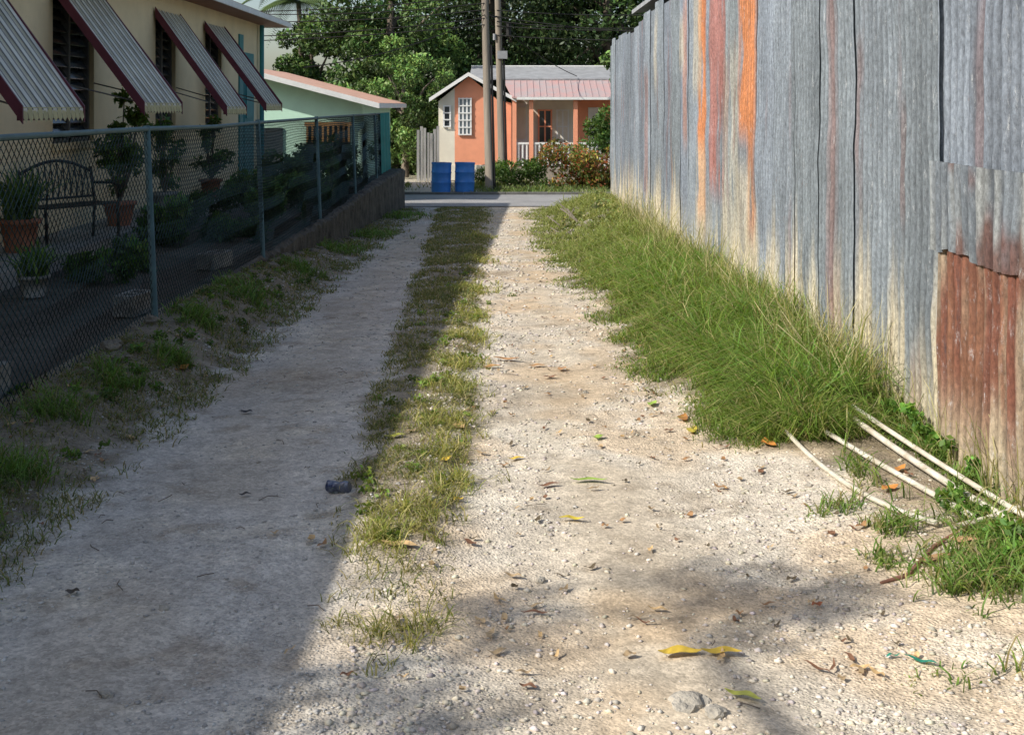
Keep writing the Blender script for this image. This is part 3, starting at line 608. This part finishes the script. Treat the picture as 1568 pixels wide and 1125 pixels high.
b=MB(); b.slab([(x1,GY-.53,zr(x1)-.003),(x1,GY-.503,zr(x1)-.003),(x2,GY-.503,zr(x2)-.003),(x2,GY-.53,zr(x2)-.003)],.13,M_white)
b.box(x1,x1+.025,GY-.53,GY+7.4,zr(x1)-.13,zr(x1)-.01,M_white); b.obj('fascia',mh)
M_brown=mat('varnished_wood',(.40,.22,.08),.6,.3,5)
b=MB()
b.box(-5.0,-3.9,GY-.06,GY-.003,.2,1.15,M_glass); b.box(-5.05,-3.85,GY-.09,GY-.061,1.15,1.25,M_brown)
for k in range(9): b.box(-5.0+k*.13,-4.95+k*.13,GY-.1,GY-.062,.75,1.15,M_brown)
b.box(-6.6,-5.6,GY-.04,GY-.003,-.2,1.1,M_glass); b.obj('openings',mh)
b=MB()
for k in range(16): b.box(-6.55+k*.14,-6.48+k*.14,27.85,27.9,-.75,.35,M_white)
b.box(-6.6,-4.3,27.84,27.91,.35,.43,M_white); b.box(-6.6,-4.3,27.84,27.91,-.85,-.75,M_white); b.obj('porch_balustrade',mh)
# ---------------------------------------------------------------- orange house
M_or=mat('coral_render',(.88,.37,.22),.85,.12,2); M_crm=mat('cream_render',(.80,.75,.62),.85,.12,2); M_pinkroof=mat('faded_red_roof',(.46,.27,.25),.6,.35,2,col2=(.40,.37,.37)); M_found=mat('foundation',(.3,.26,.22),.9)
oh=empty('orange_house'); Y0=40
b=MB()
def gable(x): return 2.76-abs(x+1.27)*.82
xa,xb,xc=-2.3,-1.75,.18
b.poly([(xa,Y0,-.9),(xb,Y0,-.9),(xb,Y0,gable(xb)-.1),(xa,Y0,gable(xa)-.1)],M_crm)
b.poly([(xb,Y0,-.9),(xc,Y0,-.9),(xc,Y0,1.75),(-.3,Y0,gable(-.3)-.1),(-1.27,Y0,gable(-1.27)-.1),(xb,Y0,gable(xb)-.1)],M_or)
b.poly([(xa,Y0,-.9),(xa,Y0+5,-.9),(xa,Y0+5,gable(xa)-.1),(xa,Y0,gable(xa)-.1)],M_crm)
b.poly([(xc,Y0,-.9),(xc,41.6,-.9),(xc,41.6,2.3),(xc,Y0,1.75)],M_or)
b.box(xc+.003,2.4,41.6,41.8,-.9,2.5,M_crm); b.box(2.403,5.2,41.6,41.8,-.9,2.5,M_or); b.obj('walls',oh)
b=MB()
z_=lambda x: gable(x)+.02
b.slab([(-2.6,Y0-.3,z_(-2.6)+.22),(-1.27,Y0-.3,z_(-1.27)),(-1.27,44.5,z_(-1.27)),(-2.6,44.5,z_(-2.6)+.22)],.05,M_roofgrey)
b.slab([(-1.27,Y0-.3,z_(-1.27)),(.35,Y0-.3,1.9),(.35,44.5,1.9),(-1.27,44.5,z_(-1.27))],.05,M_roofgrey)
b.slab([(-1.3,41.4,2.62),(5.4,41.4,2.62),(5.4,44.2,3.12),(-1.3,44.2,3.12)],.05,M_roofgrey)
b.slab([(-1.3,44.2,3.12),(5.4,44.2,3.12),(5.4,47,2.4),(-1.3,47,2.4)],.05,M_roofgrey)
b.slab([(.2,39.6,1.96),(5.4,39.6,1.96),(5.4,41.5,2.58),(-.1,41.5,2.58)],.05,M_pinkroof)
for k in range(24): b.slab([(.25+k*.22,39.6,1.975),(.28+k*.22,39.6,1.975),(.28+k*.22,41.45,2.58),(.25+k*.22,41.45,2.58)],.012,M_pinkroof)
b.obj('roof',oh)
b=MB()
b.slab([(-2.6,Y0-.34,z_(-2.6)+.23),(-2.6,Y0-.303,z_(-2.6)+.23),(-1.27,Y0-.303,z_(-1.27)+.01),(-1.27,Y0-.34,z_(-1.27)+.01)],.13,M_white)
b.slab([(-1.27,Y0-.34,z_(-1.27)+.01),(-1.27,Y0-.303,z_(-1.27)+.01),(.35,Y0-.303,1.91),(.35,Y0-.34,1.91)],.13,M_white)
b.box(-1.3,5.42,44.15,44.25,3.125,3.17,M_white); b.box(.36,5.4,39.56,39.597,1.86,1.95,M_white); b.obj('fascia',oh)
b=MB()
def win(x0,x1,z0,z1,y,nx_,nz_,g=M_glass,fr=M_white):
    b.box(x0,x1,y-.02,y-.005,z0,z1,g)
    for k in range(nx_+1):
        xx=x0+(x1-x0)*k/nx_; b.box(xx-.028,xx+.028,y-.06,y-.022,z0-.03,z1+.03,fr)
    for k in range(nz_+1):
        zz=z0+(z1-z0)*k/nz_; b.box(x0-.03,x1+.03,y-.075,y-.061,zz-.022,zz+.022,fr)
win(-1.6,-1.2,.68,1.9,Y0,3,5,mat('pane',(.25,.3,.33),.2,.2,3)); win(-2.12,-1.9,.95,1.65,Y0,1,3)
b.box(.36,.74,41.55,41.595,-.3,1.75,M_white); b.box(.4,.7,41.5,41.549,.5,1.6,M_crm)
win(1.15,1.6,.35,1.5,41.6,2,2,M_glass,M_or); win(1.8,2.2,.35,1.5,41.6,2,2,M_crm,M_white); b.box(2.9,3.3,41.55,41.595,-.3,1.6,M_white); b.obj('windows_and_doors',oh)
b=MB()
for xx in (.28,.85,2.35,3.9,5.1): b.box(xx-.07,xx+.07,39.75,39.88,-.4,1.9,M_or)
b.box(.2,5.2,39.6,41.59,-.9,-.42,M_found)
for (p,q) in ((.36,.77),(.93,2.27),(2.43,3.82)):
    b.box(p,q,39.78,39.85,.35,.42,M_white)
    k=p+.03
    while k<q-.05: b.box(k,k+.055,39.79,39.84,-.38,.35,M_white); k+=.14
b.box(-2.3,.15,Y0-.03,Y0-.003,-.9,-.35,M_crm); b.obj('porch',oh)
M_gb=mat('grey_boards',(.42,.41,.39),.9,.4,4,stretch=(1,1,.2))
b=MB()
for k in range(7):
    b.box(-2.98+k*.11,-2.89+k*.11,39.2+.02*(k%2),39.24+.02*(k%2),-.85,.85+.25*math.sin(k*1.3)*.5,M_gb)
b.obj('board_fence')
cl=[(random.uniform(1.2,3.4),random.uniform(35.6,37.2),random.uniform(-.75,.35),random.uniform(.25,.42)) for i in range(36)]
bush=empty('croton_bush')
for i,(cc,nn) in enumerate([((.36,.12,.05),1900),((.13,.19,.04),2800),((.42,.34,.08),1300)]): foliage('leaves',cl,nn,.11,cc,shell=.5,parent=bush)
cl=[(random.uniform(2.6,3.5),random.uniform(37.8,38.6),random.uniform(.2,1.4),random.uniform(.25,.4)) for i in range(16)]; foliage('shrub',cl,3000,.12,mg)
cl=[(random.uniform(-.9,1.1),random.uniform(36.2,37.6),random.uniform(-.75,-.2),random.uniform(.2,.35)) for i in range(24)]; foliage('shrub',cl,4200,.10,bg)
# ---------------------------------------------------------------- barrels
M_blue=mat('blue_plastic',(.05,.22,.60),.4,.25,3,spec=.5); M_blued=mat('blue_inside',(.01,.04,.14),.7)
def barrel(x,y,s=1):
    b=MB(); prof=[(.25,0),(.28,.02),(.285,.12),(.287,.27),(.30,.285),(.30,.305),(.287,.32),(.287,.56),(.30,.575),(.30,.595),(.287,.61),(.285,.80),(.295,.82),(.295,.87),(.27,.87),(.265,.84)]
    b.tube([(0,0,z*s) for r_,z in prof],[r_*s for r_,z in prof],M_blue,24); b.tube([(-.14,0,.84*s),(-.14,0,.87*s)],.035,M_blued,10)
    o=b.obj('plastic_barrel',smooth=True); o.location=(x,y,float(gz(x,y))); o.rotation_euler=(random.uniform(-.03,.03),.02,0)
    md=o.modifiers.new('e','EDGE_SPLIT'); md.split_angle=.9
barrel(-1.90,34.3); barrel(-1.22,34.4)
# ---------------------------------------------------------------- poles & wires
M_pole=mat('pole_wood',(.25,.215,.17),.9,.45,3,.6,20,stretch=(2,2,.15)); M_cable=mat('cable',(.02,.02,.02),.7); M_met=mat('grey_metal',(.3,.31,.32),.5)
def pole(x,y,lx,r):
    e=empty('utility_pole'); b=MB(); b.tube([(x,y,-1.1),(x+lx*.5,y,3.5),(x+lx,y,8)],[r,r*.9,r*.75],M_pole,12); b.obj('pole',e,True)
    b=MB(); b.tube([(x+r+.03,y-.03,-.9),(x+r+.03+lx*.5,y-.03,3.5)],.035,M_cable,6); b.box(x+lx-.9,x+lx+.9,y-.1,y,6.9,7.02,M_pole)
    for k in (-.8,-.3,.3,.8): b.tube([(x+lx+k,y-.05,7.02),(x+lx+k,y-.05,7.2)],.04,M_met,6)
    if r<.12:
        b.box(x-.16,x+.16,y-r-.14,y-r,3.15,3.4,M_met); b.tube([(x+.2,y-.1,3.9),(x+.2,y-.1,4.3)],.08,M_cable,8); b.tube([(x-.25,y-.1,3.75),(x-.25,y-.1,3.95)],.05,M_met,8)
    b.obj('fittings',e)
pole(-.5,35.6,-.22,.125); pole(-.12,37.6,-.22,.115)
b=MB()
def wire(p,q,sag,r=.014):
    pts=[tuple(p[k]+(q[k]-p[k])*t/14-(sag*4*(t/14)*(1-t/14) if k==2 else 0) for k in range(3)) for t in range(15)]; b.tube(pts,r,M_cable,4,False)
for (z1,z2,sg) in [(4.3,4.0,.5),(4.55,4.9,.6),(4.75,5.4,.7),(5.0,5.0,.6),(4.1,3.6,.35)]: wire((-.65,35.5,z1),(-17,33,z2),sg)
for (z1,z2,sg) in [(4.2,4.9,.5),(4.5,4.4,.6),(4.7,5.3,.5),(4.35,5.6,.8),(3.9,4.3,.4)]: wire((-.3,37.5,z1),(13,34,z2),sg)
wire((-.65,35.5,4.6),(-.3,37.5,4.5),.1,.03); wire((-.65,35.5,4.4),(-5,29,2.6),.25); wire((-.3,37.5,4.3),(2.5,41.5,2.7),.15)
b.obj('overhead_wires')
# ---------------------------------------------------------------- PVC pipes
M_pvc=mat('pvc',(.72,.69,.60),.55,.2,7,col2=(.42,.36,.26))
def pipe(pts,r):
    b=MB()
    pts=np.array(pts); t=np.linspace(0,1,len(pts)); T=np.linspace(0,1,24); co=[np.polyfit(t,pts[:,k],min(2,len(pts)-1)) for k in range(3)]
    P=[tuple(np.polyval(c,q) for c in co) for q in T]
    g=[float(gz(x,y)) for x,y,z in P]; cg=np.polyval(np.polyfit(T,g,2),T)
    P=[(x,y,float(q)+z+r) for (x,y,z),q in zip(P,cg)]
    b.tube(P,r,M_pvc,12); b.obj('pvc_pipe',smooth=True)
pipe([(1.46,6.2,.03),(1.53,5.3,.010),(1.73,4.72,.012)],.0115)
pipe([(1.60,6.35,.04),(1.73,5.6,.02),(1.88,4.72,.03)],.0125)
pipe([(1.82,6.3,.05),(1.90,5.4,.04),(1.99,4.6,.04)],.015)
pipe([(1.87,6.35,.07),(1.97,5.4,.06),(2.05,4.6,.06)],.012)
pipe([(1.78,4.66,.02),(1.93,4.70,.04),(2.08,4.76,.05)],.012)
# ---------------------------------------------------------------- fallen leaves, twigs, can
LV=[];LF=[];LC=[]
def fleaf(x,y,L,w,a,c,curl=.25,big=False):
    n=9; V=[]
    for i in range(n):
        t=i/(n-1); ww=w*math.sin(math.pi*min(1,max(.03,t*.96+.02)))**.8/2; s=(t-.5)*L; bend=.12*L*math.sin(t*3)
        zc=.006+curl*L*.35*(abs(t-.5)*2)**2+.004*math.sin(t*9+x*40)
        for k,(q,dz) in enumerate(((-1,.25),(0,0),(1,.25))):
            px_=s; py_=bend+q*ww; V.append((x+px_*math.cos(a)-py_*math.sin(a),y+px_*math.sin(a)+py_*math.cos(a),float(gz(x,y))+.006+zc+ww*dz))
    F=[(i*3+k,i*3+k+1,i*3+k+4,i*3+k+3) for i in range(n-1) for k in range(2)]
    col=[np.array(c)*random.uniform(.7,1.2) for _ in V]
    if big: fast('fallen_leaf',V,[np.array(F)],np.array(col),M_leafdry,smooth=True)
    else:
        o_=sum(len(q) for q in LV); LV.append(V); LF.append(np.array(F)+o_); LC.append(col)
yel=(.70,.48,.06); tn=(.62,.42,.2); gr=(.32,.45,.08); orr=(.6,.25,.06); br=(.22,.11,.06); pk=(.6,.35,.2)
for L_ in [(.55,3.72,.14,.05,.05,yel),(.68,3.71,.13,.04,-.02,yel),(-.42,4.62,.15,.05,-.25,tn),(.69,3.43,.11,.032,-.5,(.52,.52,.1)),(.39,5.57,.18,.035,-.05,gr),(.28,5.02,.11,.035,-.2,(.65,.5,.06)),
    (1.36,6.05,.13,.06,1.8,orr),(1.04,6.5,.12,.06,1.2,(.6,.48,.08)),(-.25,6.6,.15,.07,1.6,tn),(.5,6.35,.08,.045,.6,gr),(-.22,5.3,.06,.03,.3,yel),(1.03,6.75,.14,.06,1.4,(.45,.2,.06)),(-2.2,8.0,.16,.08,1.3,orr),
    (.1,4.05,.1,.02,-.1,br),(1.08,4.08,.04,.03,.2,(.35,.12,.05)),(.7,4.8,.03,.02,.8,br),(1.32,4.75,.05,.03,1.4,br),(.3,8.0,.1,.04,.3,br),(.0,8.6,.2,.06,-.2,(.45,.24,.1)),(-.1,8.3,.14,.06,.5,(.5,.28,.1)),(.4,8.3,.1,.05,1,(.5,.28,.13)),(.9,7.2,.1,.05,1,gr),(.22,8.4,.12,.05,.2,(.5,.28,.12)),
    (1.2,3.65,.05,.012,.2,(.03,.25,.16)),(1.27,3.6,.1,.02,-.6,(.03,.25,.16)),(.95,3.6,.1,.015,-.9,br),(1.62,4.4,.22,.04,.3,(.42,.25,.13)),(.2,5.5,.12,.03,.4,br),(-1.2,5.4,.06,.03,.3,(.06,.05,.04)),(-1.55,4.2,.05,.04,.2,(.08,.06,.04)),(-1.55,7.0,.08,.05,0,(.04,.035,.03)),
    (1.5,6.9,.12,.05,.1,pk),(1.75,7.3,.1,.04,.3,orr),(1.7,5.2,.1,.05,.5,orr),(-.6,6.3,.12,.04,.4,(.4,.4,.06)),(1.85,5.5,.1,.04,.9,orr),(1.78,4.55,.14,.05,.1,pk),(.05,6.0,.09,.03,.2,yel),(-.3,5.9,.1,.04,1.,yel)]: fleaf(*L_,big=True)
for i in range(520):
    q=random.random()
    xx=random.uniform(-2.6,-1.95) if q<.35 else (random.uniform(-1,1.3) if q<.5 else (random.gauss(-.05,.2) if q<.72 else float(verge_x(5+i*.02))+random.gauss(.1,.25)))
    yy=3.5+13*random.random()**1.2
    fleaf(min(xx,2.05),yy,random.uniform(.02,.075),random.uniform(.01,.03),random.uniform(0,6),random.choice([br,tn,(.36,.2,.09),(.12,.09,.05),(.35,.25,.14),(.5,.36,.2)]),.3)
fast('leaf_litter',np.concatenate([np.array(v) for v in LV]),[np.concatenate(LF)],np.concatenate([np.array(c) for c in LC]),M_leafdry,smooth=True)
b=MB()
for i in range(110):
    xx=random.uniform(-2.4,1.6); yy=3.4+9*random.random(); a=random.uniform(0,6); l=random.uniform(.03,.1); z=float(gz(xx,yy))+.006
    b.tube([(xx,yy,z),(xx+math.cos(a)*l*.5,yy+math.sin(a)*l*.5,z+.006),(xx+math.cos(a+.3)*l,yy+math.sin(a+.3)*l,z)],.0018,M_bark,5)
xx,yy=1.36,4.27; b.tube([(xx,yy,-.08),(xx+.12,yy+.05,-.07),(xx+.3,yy+.28,-.05),(xx+.42,yy+.36,-.02)],[.005,.009,.008,.004],M_soff,7)
for i in range(14):
    xx=1.2+random.gauss(0,.2); yy=20+random.gauss(0,1); z=float(gz(xx,yy)); b.tube([(xx,yy,z),(xx+random.uniform(-.3,.3),yy+.2,z+random.uniform(.05,.25))],.012,M_pole,5)
b.obj('twigs')
M_can=mat('can_print',(.02,.03,.09),.3,.4,30,metal=.5,col2=(.25,.27,.3))
bm=bmesh.new(); bmesh.ops.create_cone(bm,segments=20,radius1=.03,radius2=.03,depth=.115,cap_ends=True); bmesh.ops.subdivide_edges(bm,edges=[e_ for e_ in bm.edges if abs(e_.verts[0].co.z-e_.verts[1].co.z)>.05],cuts=7)
for v in bm.verts:
    t=v.co.z; k=1-.3*math.exp(-(t*30)**2)+.10*math.sin(t*140+math.atan2(v.co.y,v.co.x)*3); v.co.x*=k*.75; v.co.y*=k
    if abs(t)>.055: v.co.x*=.9; v.co.y*=.9
me=bpy.data.meshes.new('drink_can'); bm.to_mesh(me); bm.free(); me.materials.append(M_can); o=bpy.data.objects.new('drink_can',me); o.location=(-.77,5.4,float(gz(-.77,5.4))+.03); o.rotation_euler=(1.5,0,1.2); link(o)
# ---------------------------------------------------------------- light, world, camera
tr=Vector((1,.5,-.86)).normalized()
l=bpy.data.lights.new('sun','SUN'); l.energy=5.0; l.angle=math.radians(.53); l.color=(1,.95,.87); o=bpy.data.objects.new('sun',l); o.rotation_euler=tr.to_track_quat('-Z','Y').to_euler(); link(o)
w=bpy.data.worlds.new('World'); S.world=w; w.use_nodes=True; N=w.node_tree.nodes; sk=N.new('ShaderNodeTexSky'); sk.sky_type='NISHITA'; sk.sun_disc=False
sk.sun_elevation=math.asin(-tr.z); sk.sun_rotation=math.atan2(-tr.x,-tr.y); sk.dust_density=2.0; w.node_tree.links.new(sk.outputs[0],N['Background'].inputs[0]); N['Background'].inputs[1].default_value=.15
cam=bpy.data.cameras.new('camera'); cam.sensor_width=36; cam.sensor_fit='HORIZONTAL'; cam.lens=36*1800/1568; cam.shift_y=-400/1568; cam.shift_x=9/1568; cam.clip_end=2000; cam.clip_start=.05
o=bpy.data.objects.new('camera',cam); o.location=(0,0,1.65); o.rotation_euler=(math.radians(90),0,0); link(o); S.camera=o
S.view_settings.view_transform='Standard'; S.view_settings.look='None'; S.view_settings.exposure=0
